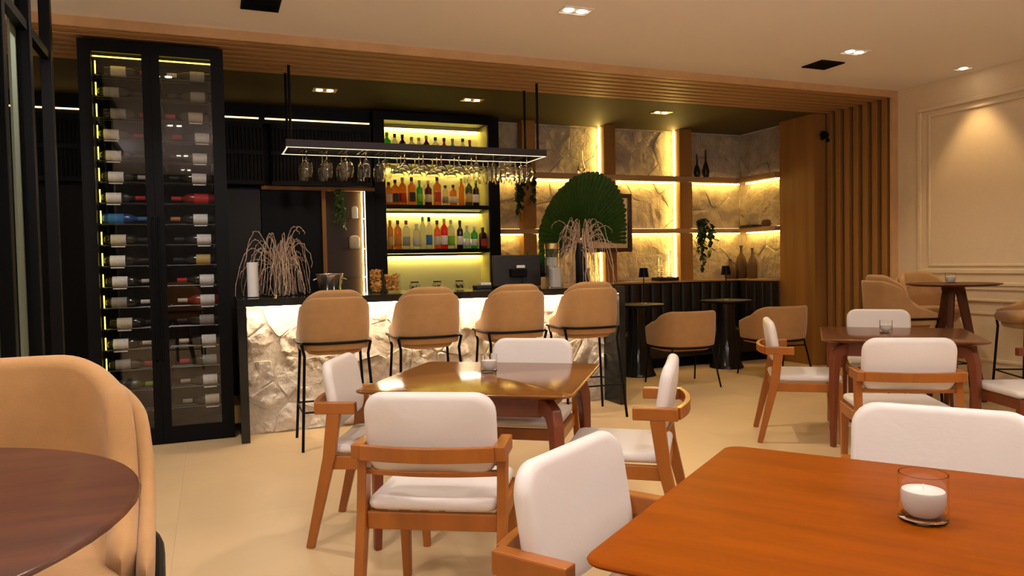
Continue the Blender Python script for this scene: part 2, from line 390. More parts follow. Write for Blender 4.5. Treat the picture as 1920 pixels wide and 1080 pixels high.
# ------------------------------------------------------------------ dark units to the left of the liquor shelf
struct(MB().box(X0, 1.65, 8.10, 8.2, 0, BZ).build('wall_bar', 'black_lacquer'), 'black panelled wall behind the bar left of the liquor shelf', 'wall')
def upper(x0, x1, nm):
    u = thing('wall_cabinet', nm, 'cabinet', group='black wall cabinets behind the bar')
    MB().box(x0, x1, 7.92, 8.095, 2.13, 2.74).build('body', 'black_lacquer', u)
    MB().box(x0, x1, 7.90, 7.918, 2.43, 2.47).box(x0, x1, 7.90, 7.918, 2.13, 2.17).box(x0, x1, 7.90, 7.918, 2.70, 2.74).build('door_frame', 'black_metal', u)
    for z0, z1 in ((2.171, 2.429), (2.471, 2.699)):
        m = MB(); n = int((x1-x0)/.035)
        for i in range(n): m.lathe([(.012, 0), (.012, z1-z0)], 8, (x0+(i+.5)*(x1-x0)/n, 7.915, z0))
        m.build('fluted_door', 'black_flute', u, smooth=True)
upper(.60, 1.62, 'wide black wall cabinet with fluted doors above the glassware rack')
upper(-.05, .53, 'narrow black wall cabinet with fluted doors beside the wine cabinet')
upper(-1.6, -.12, 'black wall cabinet with fluted doors hidden behind the wine cabinet')
lt = thing('light_strip', 'thin warm LED strip running along top of the black wall cabinets', 'light')
MB().box(-2.2, .49, 7.895, 7.91, 2.785, 2.797).box(.55, 1.60, 7.895, 7.91, 2.785, 2.797).build('led_strip', 'led_line', lt)
MB().box(-2.2, 1.62, 7.911, 8.098, 2.742, 2.80).build('housing', 'black_lacquer', lt)
dr = struct(MB().box(.56, 1.10, 8.06, 8.098, 0, 2.09).build('door_1', 'black_lacquer'), 'glossy black door behind the bar', 'door')
MB().box(.50, .56, 8.03, 8.098, 0, 2.12).build('door_frame', 'black_metal', dr); MB().box(1.10, 1.14, 8.0, 8.098, 0, 2.09).build('door_frame', 'oak', dr)
MB().box(.50, 1.66, 7.98, 8.098, 2.09, 2.128).build('door_frame', 'oak', dr)
sd = thing('side_panel_unit', 'dark glass panel beside the wine cabinet behind the bar', 'panel')
MB().box(-.05, .49, 8.04, 8.098, 0, 2.09).build('panel', 'smoked_panel', sd); MB().box(-.05, .49, 8.085, 8.0975, 0, 2.09).build('backing', 'dark_red', sd)
ni = thing('glass_shelf_niche', 'narrow dark niche with glass shelves and a vertical light strip', 'shelf')
MB().box(1.145, 1.55, 8.07, 8.098, .94, 2.088).build('back_panel', 'dark_red', ni)
MB().box(1.55, 1.65, 7.96, 8.098, .94, 2.088).build('side_panel', 'black_lacquer', ni)
MB().box(1.541, 1.548, 7.97, 7.98, .945, 2.085).build('led_strip', 'led_white', ni)
MB().box(1.522, 1.530, 8.03, 8.045, .945, 2.085).build('led_strip', 'led_niche', ni)
for z in (1.79, 1.47, 1.17): MB().box(1.30, 1.533, 7.95, 8.065, z, z+.008).build('glass_shelf', 'thin_glass', ni)

# ------------------------------------------------------------------ wine cabinet
wc = thing('wine_cabinet', 'tall black wine cabinet with two glass doors full of bottles', 'cabinet')
CYF, CYB, cx0, cx1, CT = 6.06, 6.66, -.828, .134, 2.945
MB().box(cx0, cx0+.03, CYF+.03, CYB, 0, CT).build('side_panel', 'black_lacquer', wc)
MB().box(cx1-.03, cx1, CYF+.03, CYB, 0, CT).build('side_panel', 'black_lacquer', wc)
MB().box(cx0+.03, cx1-.03, CYB-.02, CYB, 0, CT).build('back_panel', 'black_lacquer', wc)
MB().box(cx0+.03, cx1-.03, CYF+.03, CYB-.02, CT-.03, CT).build('top_panel', 'black_lacquer', wc)
MB().box(cx0+.03, cx1-.03, CYF+.03, CYB-.02, 0, .08).build('base_panel', 'black_lacquer', wc)
MB().box(-.375, -.355, CYF+.05, CYB-.02, .08, CT-.03).build('divider', 'black_lacquer', wc)
for x0, x1, hx in ((cx0, -.366, -.385), (-.364, cx1, -.345)):
    wi0, wi1 = (x0+.085, x1-.055) if x0 < -.5 else (x0+.06, x1-.09)
    d = MB().box(x0, wi0, CYF, CYF+.028, 0.01, CT).box(wi1, x1, CYF, CYF+.028, 0.01, CT).box(wi0, wi1, CYF, CYF+.028, CT-.085, CT).box(wi0, wi1, CYF, CYF+.028, .01, .125).build('door', 'black_metal', wc, fixn=False)
    MB().box(wi0, wi1, CYF+.012, CYF+.016, .125, CT-.085).build('pane', 'pane', d)
    MB().tube([(hx, CYF-.002, .62), (hx, CYF-.035, .64), (hx, CYF-.035, 1.66), (hx, CYF-.002, 1.68)], .007).build('handle', 'black_metal', d, smooth=True)
ROWZ = [2.755-.1535*i for i in range(17)]
for i, z in enumerate(ROWZ):
    for x0, x1 in ((-.74, -.40), (-.33, .06)):
        m = MB()
        for y in (6.13, 6.22): m.tube([(x0, y, z-.046), (x1, y, z-.046)], .0028, 6)
        m.tube([(x0+.03, 6.12, z-.054), (x0+.03, 6.63, z-.054)], .004, 6); m.tube([(x1-.03, 6.12, z-.054), (x1-.03, 6.63, z-.054)], .004, 6)
        m.build('rack_shelf', 'rack_steel', wc)
m = MB()
for i in range(15): m.box(-.728, -.721, 6.11, 6.118, 2.80-.1535*i-.085, 2.80-.1535*i+.005)
m.build('led_strip', 'led_cabinet', wc)
MB().box(-.74, -.41, 6.11, 6.118, 2.835, 2.842).box(-.32, .055, 6.11, 6.118, 2.835, 2.842).build('led_strip', 'led_cabinet', wc)
# wine bottles: lying along x, neck to +x in local space
WB = MB().lathe([(.010, 0), (.034, .002), (.0375, .01), (.0375, .178), (.034, .195), (.022, .215), (.0150, .23), (.0142, .30), (.010, .301)], 20, axis='x').mesh('wine_bottle', smooth=True)
WL = MB().lathe([(.0379, .045), (.0381, .046), (.0381, .144), (.0379, .145)], 20, axis='x', cap=False).mesh('label', smooth=True)
WCp = MB().lathe([(.0146, .235), (.0152, .236), (.0152, .302), (.012, .3035)], 14, axis='x').mesh('capsule', smooth=True)
mat('wine_glass_dark', (.010, .012, .008), .08, spec=.6); mat('wine_glass_green', (.02, .035, .012), .08, spec=.6); mat('wine_glass_red', (.18, .012, .012), .12); mat('wine_glass_blue', (.01, .05, .16), .2)
for nm, c in dict(white=(.86, .84, .80), cream=(.70, .62, .48), grey=(.34, .32, .30), red=(.45, .02, .02), blue=(.03, .16, .42), black=(.02, .02, .02), gold=(.55, .38, .12), orange=(.5, .17, .03), green=(.22, .45, .02), silver=(.55, .53, .5)).items():
    mat('print_'+nm, c, .6, noise_amt=.25 if nm in ('white', 'cream', 'grey') else 0, scale=45)
def wine(row, side, label, cap, glass, dx=0):
    z = ROWZ[row]-.046+.0416
    x = -.725+dx if side == 'left' else .045+dx
    o = thing('wine_bottle', '%s labelled wine bottle with %s capsule lying %s from top behind %s cabinet door' % (label, cap, ORD[row], side), 'bottle', (x, 6.165, z), 0 if side == 'left' else PI, 'wine bottles in the glass door cabinet')
    if row > 1 and label in ('white', 'cream'):
        MB().box(.05, .14, -.0465 if side == 'left' else .0445, -.0445 if side == 'left' else .0465, -.056, -.047).build('price_tag', 'print_white', o)
    for me, nm, mm in ((WB, 'glass_body', glass), (WL, 'label', 'print_'+label), (WCp, 'capsule', 'print_'+cap)):
        c = bpy.data.objects.new(nm, me); COL.objects.link(c); c.parent = o
        if not me.materials: me.materials.append(None)
        c.material_slots[0].link = 'OBJECT'; c.material_slots[0].material = MATS[mm]
D, G = 'wine_glass_dark', 'wine_glass_green'
LEFT = [('cream', 'red', D, .05), ('grey', 'black', D, .0), ('grey', 'red', D, .04), ('white', 'red', D, -.01), ('white', 'black', D, 0), ('white', 'silver', D, .01), ('white', 'red', D, -.01), ('blue', 'blue', 'wine_glass_blue', 0),
        ('cream', 'black', D, .01), ('white', 'black', D, 0), ('white', 'silver', D, .01), ('grey', 'white', D, 0), ('cream', 'black', D, .03), ('white', 'cream', D, 0), ('grey', 'red', D, .01), ('black', 'green', G, .01)]
RIGHT = [('grey', 'silver', D, 0), ('grey', 'black', D, 0), ('cream', 'red', D, -.02), ('white', 'red', D, .02), ('white', 'black', D, .0), ('white', 'black', D, -.01), ('red', 'red', 'wine_glass_red', 0), ('white', 'orange', D, -.01), ('white', 'black', D, .01),
         ('gold', 'black', D, .0), ('white', 'red', D, .02), ('white', 'cream', 'wine_glass_red', .02), ('grey', 'black', D, .01), ('white', 'cream', D, .02), ('grey', 'red', D, .02), ('white', 'grey', D, .02), ('cream', 'grey', D, .03)]
for i, a in enumerate(LEFT): wine(i, 'left', *a)
for i, a in enumerate(RIGHT): wine(i, 'right', *a)

# ------------------------------------------------------------------ liquor bottles
def liq(nm, col, tr=.75, rough=.06): mat('liq_'+nm, col, rough, trans=tr, ior=1.33)
liq('amber', (.78, .26, .025)); liq('orange', (.90, .30, .03)); liq('green', (.05, .55, .10)); liq('clear', (.93, .93, .80), .9); liq('red', (.85, .03, .02)); liq('redorange', (.95, .16, .02)); liq('blue', (.10, .55, .75)); liq('teal', (.45, .80, .62))
mat('liq_dark', (.03, .012, .008), .1, spec=.6); mat('liq_maroon', (.10, .012, .008), .1, spec=.6); mat('liq_darkgreen', (.06, .09, .02), .1, spec=.6)
def bottle_meshes(shape, h):
    """bottle body, label wrap and cap for three silhouettes"""
    w, sh, nk = dict(round=(.036, .62, .0135), broad=(.041, .66, .014), slim=(.031, .68, .0125), square=(.040, .66, .014))[shape]
    n = 4 if shape == 'square' else 20; k = 1.0 if n > 4 else 1.25
    body = MB()
    prof = [(w*.9, 0), (w, .006), (w, h*sh), (w*.92, h*(sh+.05)), (w*.55, h*(sh+.11)), (nk, h*(sh+.16)), (nk, h*.90)]
    if n == 4:
        rings = []
        for r, z in prof:
            rr = rrect(2*r, 2*min(r, .032), min(r, .032)*.45 if z < h*(sh+.1) else min(r, .032)*.95, 4); rings.append([(x, y, z) for x, y in rr])
        body.rings(rings)
        la = MB().box(-w*.8, w*.8, -.0335, -.0325, h*.12, h*.46)
    else:
        body.lathe(prof, n); la = MB().lathe([(w+.0006, h*.14), (w+.001, h*.142), (w+.001, h*.44), (w+.0006, h*.442)], n, cap=False)
    cap = MB().lathe([(nk+.002, h*.86), (nk+.0035, h*.862), (nk+.0035, h*.998), (nk, h)], 14)
    return body.mesh('glass_body', smooth=True), la.mesh('label', smooth=True), cap.mesh('cap', smooth=True)
def bottle(x, z, h, shape, liqm, lab, cap, y, label):
    o = thing('liquor_bottle', label, 'bottle', (x, y, z), 0, 'bottles on the lit liquor shelf')
    b, l, c = bottle_meshes(shape, h)
    obj('glass_body', b, 'liq_'+liqm, o)
    if lab: obj('label', l, 'print_'+lab, o)
    obj('cap', c, 'print_'+cap, o)
def shelf_x(px): return 1.8+(px-724)*(2.95-1.8)/(921-724)
R1 = [(728, .30, 'broad', 'green', None, 'green'), (743.5, .29, 'slim', 'clear', 'cream', 'black'), (759, .29, 'broad', 'dark', 'cream', 'black'), (775, .26, 'square', 'clear', 'white', 'gold'), (790, .26, 'square', 'clear', 'white', 'gold'), (805.5, .29, 'broad', 'maroon', 'cream', 'gold'),
      (821.7, .27, 'square', 'clear', 'cream', 'black'), (840, .27, 'round', 'red', 'white', 'black'), (858, .27, 'round', 'blue', None, 'orange'), (876.5, .27, 'round', 'clear', 'cream', 'black'), (892, .26, 'round', 'maroon', 'white', 'red')]
R2 = [(728.7, .25, 'square', 'amber', 'cream', 'black'), (742, .28, 'square', 'amber', 'black', 'black'), (757, .31, 'broad', 'orange', 'red', 'gold'), (773, .31, 'square', 'orange', 'black', 'black'), (789, .28, 'round', 'green', 'green', 'green'), (807, .28, 'broad', 'maroon', 'cream', 'gold'),
      (823, .32, 'square', 'amber', 'red', 'black'), (840, .23, 'slim', 'clear', 'grey', 'black'), (857, .24, 'broad', 'orange', 'cream', 'black'), (872, .31, 'slim', 'orange', None, 'gold'), (888, .31, 'broad', 'darkgreen', 'gold', 'red'), (904, .30, 'round', 'dark', 'white', 'green')]
R3 = [(729.6, .32, 'slim', 'amber', 'gold', 'orange'), (745, .32, 'broad', 'orange', 'orange', 'black'), (762, .32, 'broad', 'clear', 'grey', 'red'), (780.5, .28, 'broad', 'clear', 'silver', 'silver'), (793.5, .36, 'slim', 'clear', None, 'silver'), (807, .36, 'round', 'clear', 'blue', 'black'), (821, .32, 'round', 'redorange', 'cream', 'black'),
      (836, .34, 'broad', 'red', 'white', 'gold'), (851, .33, 'broad', 'clear', 'green', 'white'), (867, .32, 'round', 'dark', 'white', 'black'), (882, .26, 'round', 'teal', 'white', 'silver'), (898.5, .25, 'broad', 'green', 'white', 'silver'), (914, .24, 'square', 'dark', 'red', 'black')]
CN = dict(green='green', clear='clear', dark='near-black', maroon='dark maroon', red='red', blue='blue', amber='amber', orange='orange', darkgreen='dark green', redorange='bright orange-red', teal='pale green')
for row, z, nm in ((R1, SHELVES[0]+.0455, 'top'), (R2, SHELVES[1]+.0455, 'middle'), (R3, SHELVES[2]+.0455, 'lowest')):
    for i, (px, h, sh, lq, lab, cp) in enumerate(row):
        bottle(shelf_x(px), z, h, sh, lq, lab, cp, 8.07+.02*((i*7) % 3), '%s liquor bottle with %s cap, %s from left on %s bottle shelf' % (CN[lq], cp, ORD[i], nm))

# ------------------------------------------------------------------ hanging glass rack
gr = thing('glass_rack', 'black hanging rack with light strip above the bar counter', 'rack')
gx0, gx1, gy0, gy1, gz0, gz1 = .60, 2.94, 6.35, 6.80, 2.282, 2.342
fr = MB().box(gx0, gx1, gy0, gy0+.03, gz0, gz1).box(gx0, gx1, gy1-.03, gy1, gz0, gz1).box(gx0, gx0+.03, gy0+.03, gy1-.03, gz0, gz1).box(gx1-.03, gx1, gy0+.03, gy1-.03, gz0, gz1)
fr.build('frame', 'rack_metal', gr, fixn=False)
m = MB(); e = .031
m.box(gx0+.002, gx1-.002, gy0+.010, gy0+.018, gz0-.004, gz0-.0005).box(gx0+.002, gx1-.002, gy1-.020, gy1-.012, gz0-.004, gz0-.0005)
m.box(gx0+.008, gx0+.016, gy0+.022, gy1-.024, gz0-.004, gz0-.0005).box(gx1-.016, gx1-.008, gy0+.022, gy1-.024, gz0-.004, gz0-.0005)
m.build('led_strip', 'led_rack', gr)
for x, y in ((gx0+.05, gy0+.11), (gx0+.05, gy1-.06), (gx1-.05, gy0+.09), (gx1-.05, gy1-.06)):
    MB().tube([(x, y, gz1-.02), (x, y, BZ if y > SBY else SZ+.0)], .012, 10).build('hanger_rod', 'black_metal', gr, smooth=True)
def goblet(kind):
    prof = dict(wine=[(.0365, 0), (.005, .006), (.004, .02), (.004, .085), (.012, .095), (.034, .12), (.040, .155), (.036, .20), (.031, .225)],
                balloon=[(.0365, 0), (.005, .006), (.004, .02), (.004, .075), (.014, .085), (.040, .11), (.049, .15), (.045, .19), (.036, .22)],
                flute=[(.032, 0), (.005, .006), (.004, .02), (.004, .07), (.014, .085), (.026, .115), (.028, .16), (.024, .215)],
                martini=[(.0365, 0), (.005, .006), (.004, .02), (.004, .085), (.010, .095), (.03, .12), (.056, .165), (.060, .172)])[kind]
    inner = [(max(r-.0018, .001), z) for r, z in reversed(prof[4:])]; inner[-1] = (.002, prof[4][1]+.004)
    p = [(.001, 0)]+prof+inner
    return MB().lathe([(r if z < .05 else r*1.18, -z*1.16) for r, z in p], 20, cap=False).mesh('goblet', smooth=True)
GOB = {k: goblet(k) for k in ('wine', 'balloon', 'flute', 'martini')}
KINDS = ['wine', 'wine', 'balloon', 'flute', 'balloon', 'martini', 'martini', 'martini', 'martini', 'flute', 'balloon', 'balloon', 'balloon']
GN = dict(wine='tulip wine glass', balloon='round balloon glass', flute='slim flute glass', martini='cone shaped cocktail glass')
for i, k in enumerate(KINDS):
    x = .772+.1662*i
    rail = MB().box(x-.030, x-.013, gy0+.031, gy1-.031, gz0+.010, gz0+.016).box(x+.013, x+.030, gy0+.031, gy1-.031, gz0+.010, gz0+.016).build('hanging_rail', 'rack_metal', gr)
    rows = (('front', 6.44), ('back', 6.70)) if i < 5 else (('front', 6.42), ('middle', 6.56), ('back', 6.70))
    for nm, y in rows:
        o = obj('stemmed_glass', GOB[k], 'clear_glass', None, (x, y, gz0+.0235)); tag(o, '%s hanging upside down, %s row from left, %s of the rack' % (GN[k], ORD[i], nm), 'glass', 'glasses hanging from the rack')

# ------------------------------------------------------------------ ceiling lamps, added fill lights and vents
def downlight(x, y, z, n, label, power, bulb, half=.10, ang=120, rz=0, m='ceiling', col=WARM):
    t = thing('recessed_downlight', label, 'ceiling light', (x, y, z), rz, 'recessed ceiling lights')
    w = half if n > 1 else .055; d = .062
    fr = MB().box(-w-.012, w+.012, -d-.012, -d, -.006, .0).box(-w-.012, w+.012, d, d+.012, -.006, 0).box(-w-.012, -w, -d, d, -.006, 0).box(w, w+.012, -d, d, -.006, 0)
    fr.build('frame', 'brass' if m == 'bar' else 'white_matte', t, fixn=False)
    MB().box(-w, w, -d, d, -.003, -.0005).build('recess_plate', 'white_matte' if m != 'bar' else 'brass', t)
    for i in range(n):
        bx = (i-(n-1)/2)*half
        MB().lathe([(.030, -.008), (.030, -.004)], 16, (bx, 0, 0)).build('lamp', bulb, t)
    area_spot('spot', (0, 0, -.03), power, ang, .06, col, t)
    return t
downlight(2.405, 4.68, CZ, 2, 'square double downlight in pale ceiling above the centre dining table', P_MAIN, 'bulb')
downlight(5.155, 4.85, CZ, 2, 'square double downlight in pale ceiling beside the black air vent', P_MAIN*.55, 'bulb')
downlight(6.62, 4.95, CZ, 1, 'small single downlight in pale ceiling close to the cream wall', P_SMALL, 'bulb', ang=75, col=(1, .70, .34))
for x, y, k in ((-.35, 4.7, .85), (-.35, 2.2, .6), (2.4, 2.2, .35), (5.15, 2.2, .2), (-.35, -.4, .35), (2.4, -.4, .35), (5.15, -.4, .3), (-.35, -2.2, .3), (2.4, -2.2, .3), (5.15, -2.2, .3)):  # extra fill lights, added out of view for softer room light
    downlight(x, y, CZ, 2, 'added double fill downlight in pale ceiling out of the picture', P_MAIN*k, 'bulb', ang=130, col=SOFT)
for i, (x, nm) in enumerate(((1.06, 'above the hanging branches on the left'), (2.545, 'in front of the liquor shelf'), (4.82, 'above the banquette tables'))):
    downlight(x, 7.29, BZ, 2, 'double downlight in dark olive ceiling %s' % nm, P_BAR, 'bulb_bar', m='bar', col=(1, .68, .36))
def pendant(x, y, label):  # globe light added out of view to brighten the ceiling
    t = thing('fill_globe', label, 'lamp', (x, y, CZ), 0, 'added fill globes out of view')
    MB().lathe([(.05, -.02), (.05, -.001)], 20).build('canopy', 'black_metal', t)
    MB().tube([(0, 0, -.02), (0, 0, -.30)], .004, 8).build('cord', 'black_metal', t)
    MB().lathe([(.11*math.sin(PI*k/16)+.0005, -.41-.11*math.cos(PI*k/16)) for k in range(17)], 28).build('globe', 'opal', t, smooth=True)
for i, (x, y) in enumerate(((-1.65, .4), (.8, 1.6), (3.0, .9), (1.0, -1.4), (3.9, -.9))): pendant(x, y, 'added globe fill light hung unseen out of the picture')
def vent(x, y, w, d, label):
    t = thing('air_vent', label, 'vent', (x, y, CZ), 0, 'black ceiling vents')
    MB().box(-w, w, -d, d, -.012, -.001).build('plate', 'black_metal', t, bevel=.003)
    s = MB().box(-w+.012, w-.012, -.004, .004, -.016, -.0121).mesh('louvre')
    for k in range(7): obj('louvre', s, 'black_metal', t, (0, -d+.03+k*(2*d-.06)/6, 0))
vent(5.215, 5.26, .135, .125, 'black square air vent in pale ceiling near the cream wall')
vent(.36, 5.22, .123, .125, 'black square air vent in pale ceiling above the wine cabinet')

# ------------------------------------------------------------------ dining chair (faces +y, origin on the floor under the seat)
def make_chair(wood):
    t = thing('dining_chair', 'x', 'chair', group='white upholstered dining chairs')
    c = pad(.475, .305, .052, .075, .024, bow=-.018, puff=.006).build('back_cushion', 'leather', t, smooth=True)
    c.location = (0, -.215, .702); c.rotation_euler = (math.radians(9), 0, 0)
    s = pad(.47, .46, .045, .035, .018, puff=.004).build('seat_cushion', 'leather', t, smooth=True)
    s.location = (0, .01, .452); s.rotation_euler = (-PI/2, 0, 0)
    for sx in (-1, 1):
        MB().bar([(sx*.252, -.178, .625), (sx*.252, -.205, .42), (sx*.252, -.305, 0)], [.062, .056, .036], .034, (1, 0, 0)).build('leg', wood, t, bevel=.004)
        MB().bar([(sx*.225, .215, .425), (sx*.225, .235, 0)], [.045, .032], [.045, .032], (1, 0, 0)).build('leg', wood, t, bevel=.004)
        MB().box(sx*.252-.021, sx*.252+.021, -.265, -.075, .622, .676).build('arm_stub', wood, t, bevel=.005)
    b = [(x, -.262-.035*(1-(x/.24)**2), .649) for x in [-.235+.047*i for i in range(11)]]
    MB().bar(b, .024, .052, (0, 0, 1)).build('back_band', wood, t, bevel=.003)
    b = [(x, -.185-.03*(1-(x/.24)**2), .563) for x in [-.235+.047*i for i in range(11)]]
    MB().bar(b, .030, .018, (0, 0, 1)).build('lower_rail', wood, t, bevel=.003)
    MB().box(-.235, .235, -.218, -.190, .362, .424).build('seat_rail', wood, t, bevel=.004)
    MB().box(-.202, .202, .200, .228, .362, .424).build('seat_rail', wood, t, bevel=.004)
    for sx in (-1, 1): MB().box(sx*.236-.014, sx*.236+.014, -.19, .194, .362, .424).build('seat_rail', wood, t, bevel=.004)
    return t
chair_a, ua = make_chair('chair_wood'), [False]
chair_b, ub = make_chair('chair_wood_dark'), [False]
def chair(x, y, fx, fy, label, dark=False):
    place(chair_b if dark else chair_a, ub if dark else ua, (x, y, 0), math.atan2(fy, fx)-PI/2, label)
chair(.80, 2.70, .50, .866, 'white dining chair seen from behind at the near side of the centre table')
chair(.772, 3.607, .90, -.43, 'white dining chair at the left side of the centre table, before the bar stools')
chair(1.732, 2.972, -.80, .60, 'white dining chair seen edge-on at the right side of the centre table')
chair(1.60, 3.80, -.584, -.812, 'white dining chair tucked behind the candle on the centre table')
chair(.917, 1.431, .55, -.835, 'white dining chair at the left side of the nearest orange table')
chair(1.78, 1.40, -.80, -.60, 'white dining chair behind the candle on the nearest orange table')
chair(3.58, 3.08, .54, .84, 'white dining chair seen from behind at the near side of the right table')
chair(3.932, 4.186, .80, -.60, 'white dining chair seen from the side at left end of the right table')
chair(4.92, 4.38, -.69, -.72, 'white dining chair on the far side of the right table, before oak slats', True)
chair(4.705, 3.06, -.927, .375, 'white dining chair with dark red-brown legs at right edge of the picture', True)

# ------------------------------------------------------------------ dining tables
def make_table(cx, cy, a, wood, legw, label, s=.99, H=.74):
    t = thing('dining_table', label, 'table', (cx, cy, 0), -a, 'square dining tables')
    base = rrect(s, s, .045, 6)
    R = lambda d, z: [(x*(1-2*d/s), y*(1-2*d/s), z) for x, y in base]
    MB().rings([R(.075, H-.034), R(.012, H-.016), R(.002, H-.011), R(0, H-.006), R(.003, H-.001), R(.006, H)]).build('table_top', wood, t, smooth=True)
    q = s/2-.16
    for x0, x1, y0, y1 in ((-q, q, -q-.022, -q), (-q, q, q, q+.022), (-q-.022, -q, -q, q), (q, q+.022, -q, q)):
        MB().box(x0, x1, y0, y1, H-.125, H-.034).build('apron', legw, t, bevel=.003)
    for sx in (-1, 1):
        for sy in (-1, 1):
            d = Vector((sx, sy, 0)).normalized(); side = Vector((-sy, sx, 0))
            P = [(.40, H-.075), (.47, H-.072), (.525, H-.078), (.560, H-.10), (.578, H-.15), (.585, H-.23), (.590, .40), (.598, .0)]
            MB().bar([(d.x*r, d.y*r, z) for r, z in P], [.075, .075, .078, .076, .066, .056, .048, .034], [.05]*5+[.05, .046, .034], side).build('leg', legw, t, bevel=.008)
    return t
make_table(1.314, 1.1275, .9416, 'table_wood', 'chair_wood', 'glossy orange wooden dining table in the near corner holding a large candle')
make_table(1.258, 3.449, .6233, 'table_wood_mid', 'chair_wood_dark', 'square wooden dining table in the middle reflecting the lit bar shelf')
make_table(4.49, 3.865, .766, 'table_wood_shaded', 'chair_wood_dark', 'red-brown dining table beside the cream wall, toned dark for weak light')
def candle(x, y, z, s, label):
    t = thing('candle_glass', label, 'candle', (x, y, z), 0, 'candles in clear tumblers')
    r, h = .0475*s, .100*s
    prof = [(.001, 0), (r*.9, 0), (r, .004*s), (r, h), (r-.0025*s, h), (r-.003*s, .012*s), (.001, .012*s)]
    MB().lathe(prof, 32, (0, 0, .0005), cap=False).build('tumbler', 'clear_glass', t, smooth=True)
    MB().lathe([(r*.55, .0125*s), (r*.80, .024*s), (r*.90, .040*s), (r*.91, .062*s), (r*.86, .066*s), (.001, .063*s)], 24).build('wax', 'candle_wax', t, smooth=True)
    MB().cyl((0, 0, .060*s), .0016*s, .018*s, 8).build('wick', 'wick', t)
candle(1.372, 1.115, .74, 1.0, 'white candle in clear tumbler on the nearest orange table')
candle(1.309, 3.58, .74, .9, 'white candle in clear tumbler on the centre table')
candle(4.478, 3.94, .74, .9, 'white candle in clear tumbler on the right table')

# ------------------------------------------------------------------ tan shell stool (faces +y)
def shell(rx, ry, z0, ztop, zarm, yend, th, cr, squ=.72, lean=.03, nn=44):
    """open barrel shell wrapping round the back; outline from behind has rounded top corners of radius cr"""
    P = []
    tot = PI/2*1.0
    ns = nn//2
    arc = []
    for i in range(nn+1):
        a = -PI/2+PI*i/nn; x = rx*math.copysign(abs(math.sin(a))**squ, math.sin(a)); y = -ry*abs(math.cos(a))**squ; arc.append((x, y))
    left = [(-rx, yend*(1-k/8)) for k in range(8)]; right = [(rx, yend*(k+1)/8) for k in range(8)]
    path = left+arc+right
    outer = []; inner = []
    for i, (x, y) in enumerate(path):
        if y > -.001: zt = zarm+(ztop-zarm)*.0+(.06*(1-y/yend) if yend else 0)*(0 if y > yend*.9 else 1)
        else:
            k = abs(y)/ry
            d = max(0, (rx*1.0-abs(x)))
            zc = ztop-cr+math.sqrt(max(0, cr*cr-max(0, cr-d)**2)) if d < cr else ztop
            ease = min(1, k/.45)
            zt = (zarm+.06)*(1-ease)+zc*ease
        t = Vector((path[min(i+1, len(path)-1)][0]-path[max(i-1, 0)][0], path[min(i+1, len(path)-1)][1]-path[max(i-1, 0)][1], 0)).normalized(); n = Vector((t.y, -t.x, 0))
        co, ci = [], []; h2 = th/2; end = min(i, len(path)-1-i); ek = (.06, .72, 1)[min(end, 2)]
        prof = [(z0+(zt-h2-z0)*j/7, 1) for j in range(8)]+[(zt-h2+h2*math.sin(q), math.cos(q)) for q in (.5, .95, 1.3, 1.52)]
        for z, w in prof:
            ln = lean*((z-z0)/max(ztop-z0, .01))*(min(1, abs(y)/ry) if y < 0 else 0)
            f = .95+.05*min(1, (z-z0)/.16)**.6
            p = Vector((x*f, y*f-ln, z)); co.append(p+n*h2*w*ek); ci.append(p-n*h2*w*ek)
        outer.append(co); inner.append(ci)
    rings = [outer[i]+list(reversed(inner[i])) for i in range(len(path))]
    return MB().rings(rings)
def make_stool():
    t = thing('bar_stool', 'x', 'stool', group='tan upholstered bar stools')
    shell(.245, .235, .70, 1.078, .80, .20, .030, .11).build('outer_shell', 'tan_fabric', t, smooth=True)
    shell(.206, .190, .70, 1.128, .815, .17, .050, .12).build('inner_back', 'tan_fabric', t, smooth=True)
    s = pad(.45, .46, .085, .14, .035, puff=.012).build('seat', 'tan_fabric', t, smooth=True); s.location = (0, .045, .752); s.rotation_euler = (-PI/2, 0, 0)
    u = pad(.40, .42, .07, .14, .03).build('seat_base', 'tan_fabric', t, smooth=True); u.location = (0, .02, .695); u.rotation_euler = (-PI/2, 0, 0)
    path = []
    for i in range(25):
        a = -PI/2+PI*i/24; path.append((.262*math.copysign(abs(math.sin(a))**.72, math.sin(a)), -.255*abs(math.cos(a))**.72-.005, .752))
    path = [(-.262, .20, .752), (-.262, .1, .752)]+path+[(.262, .1, .752), (.262, .20, .752)]
    MB().tube(path, .010, 8).build('support_band', 'black_metal', t, smooth=True)
    feet = []
    for sx in (-1, 1):
        for (yt, yb, zt) in ((-.175, -.265, .752), (.20, .225, .752)):
            MB().tube([(sx*.245, yt, zt), (sx*.225, yt*.96, .66), (sx*.262, yb, 0)], .0105, 10).build('leg', 'black_metal', t, smooth=True)
    fr = [(-.252, -.235, .27), (.252, -.235, .27), (.252, .215, .27), (-.252, .215, .27), (-.252, -.235, .27)]
    for k in range(4): MB().tube([fr[k], fr[k+1]], .007, 8).build('footrest_bar', 'black_metal', t, smooth=True)
    return t
stool, us = make_stool(), [False]
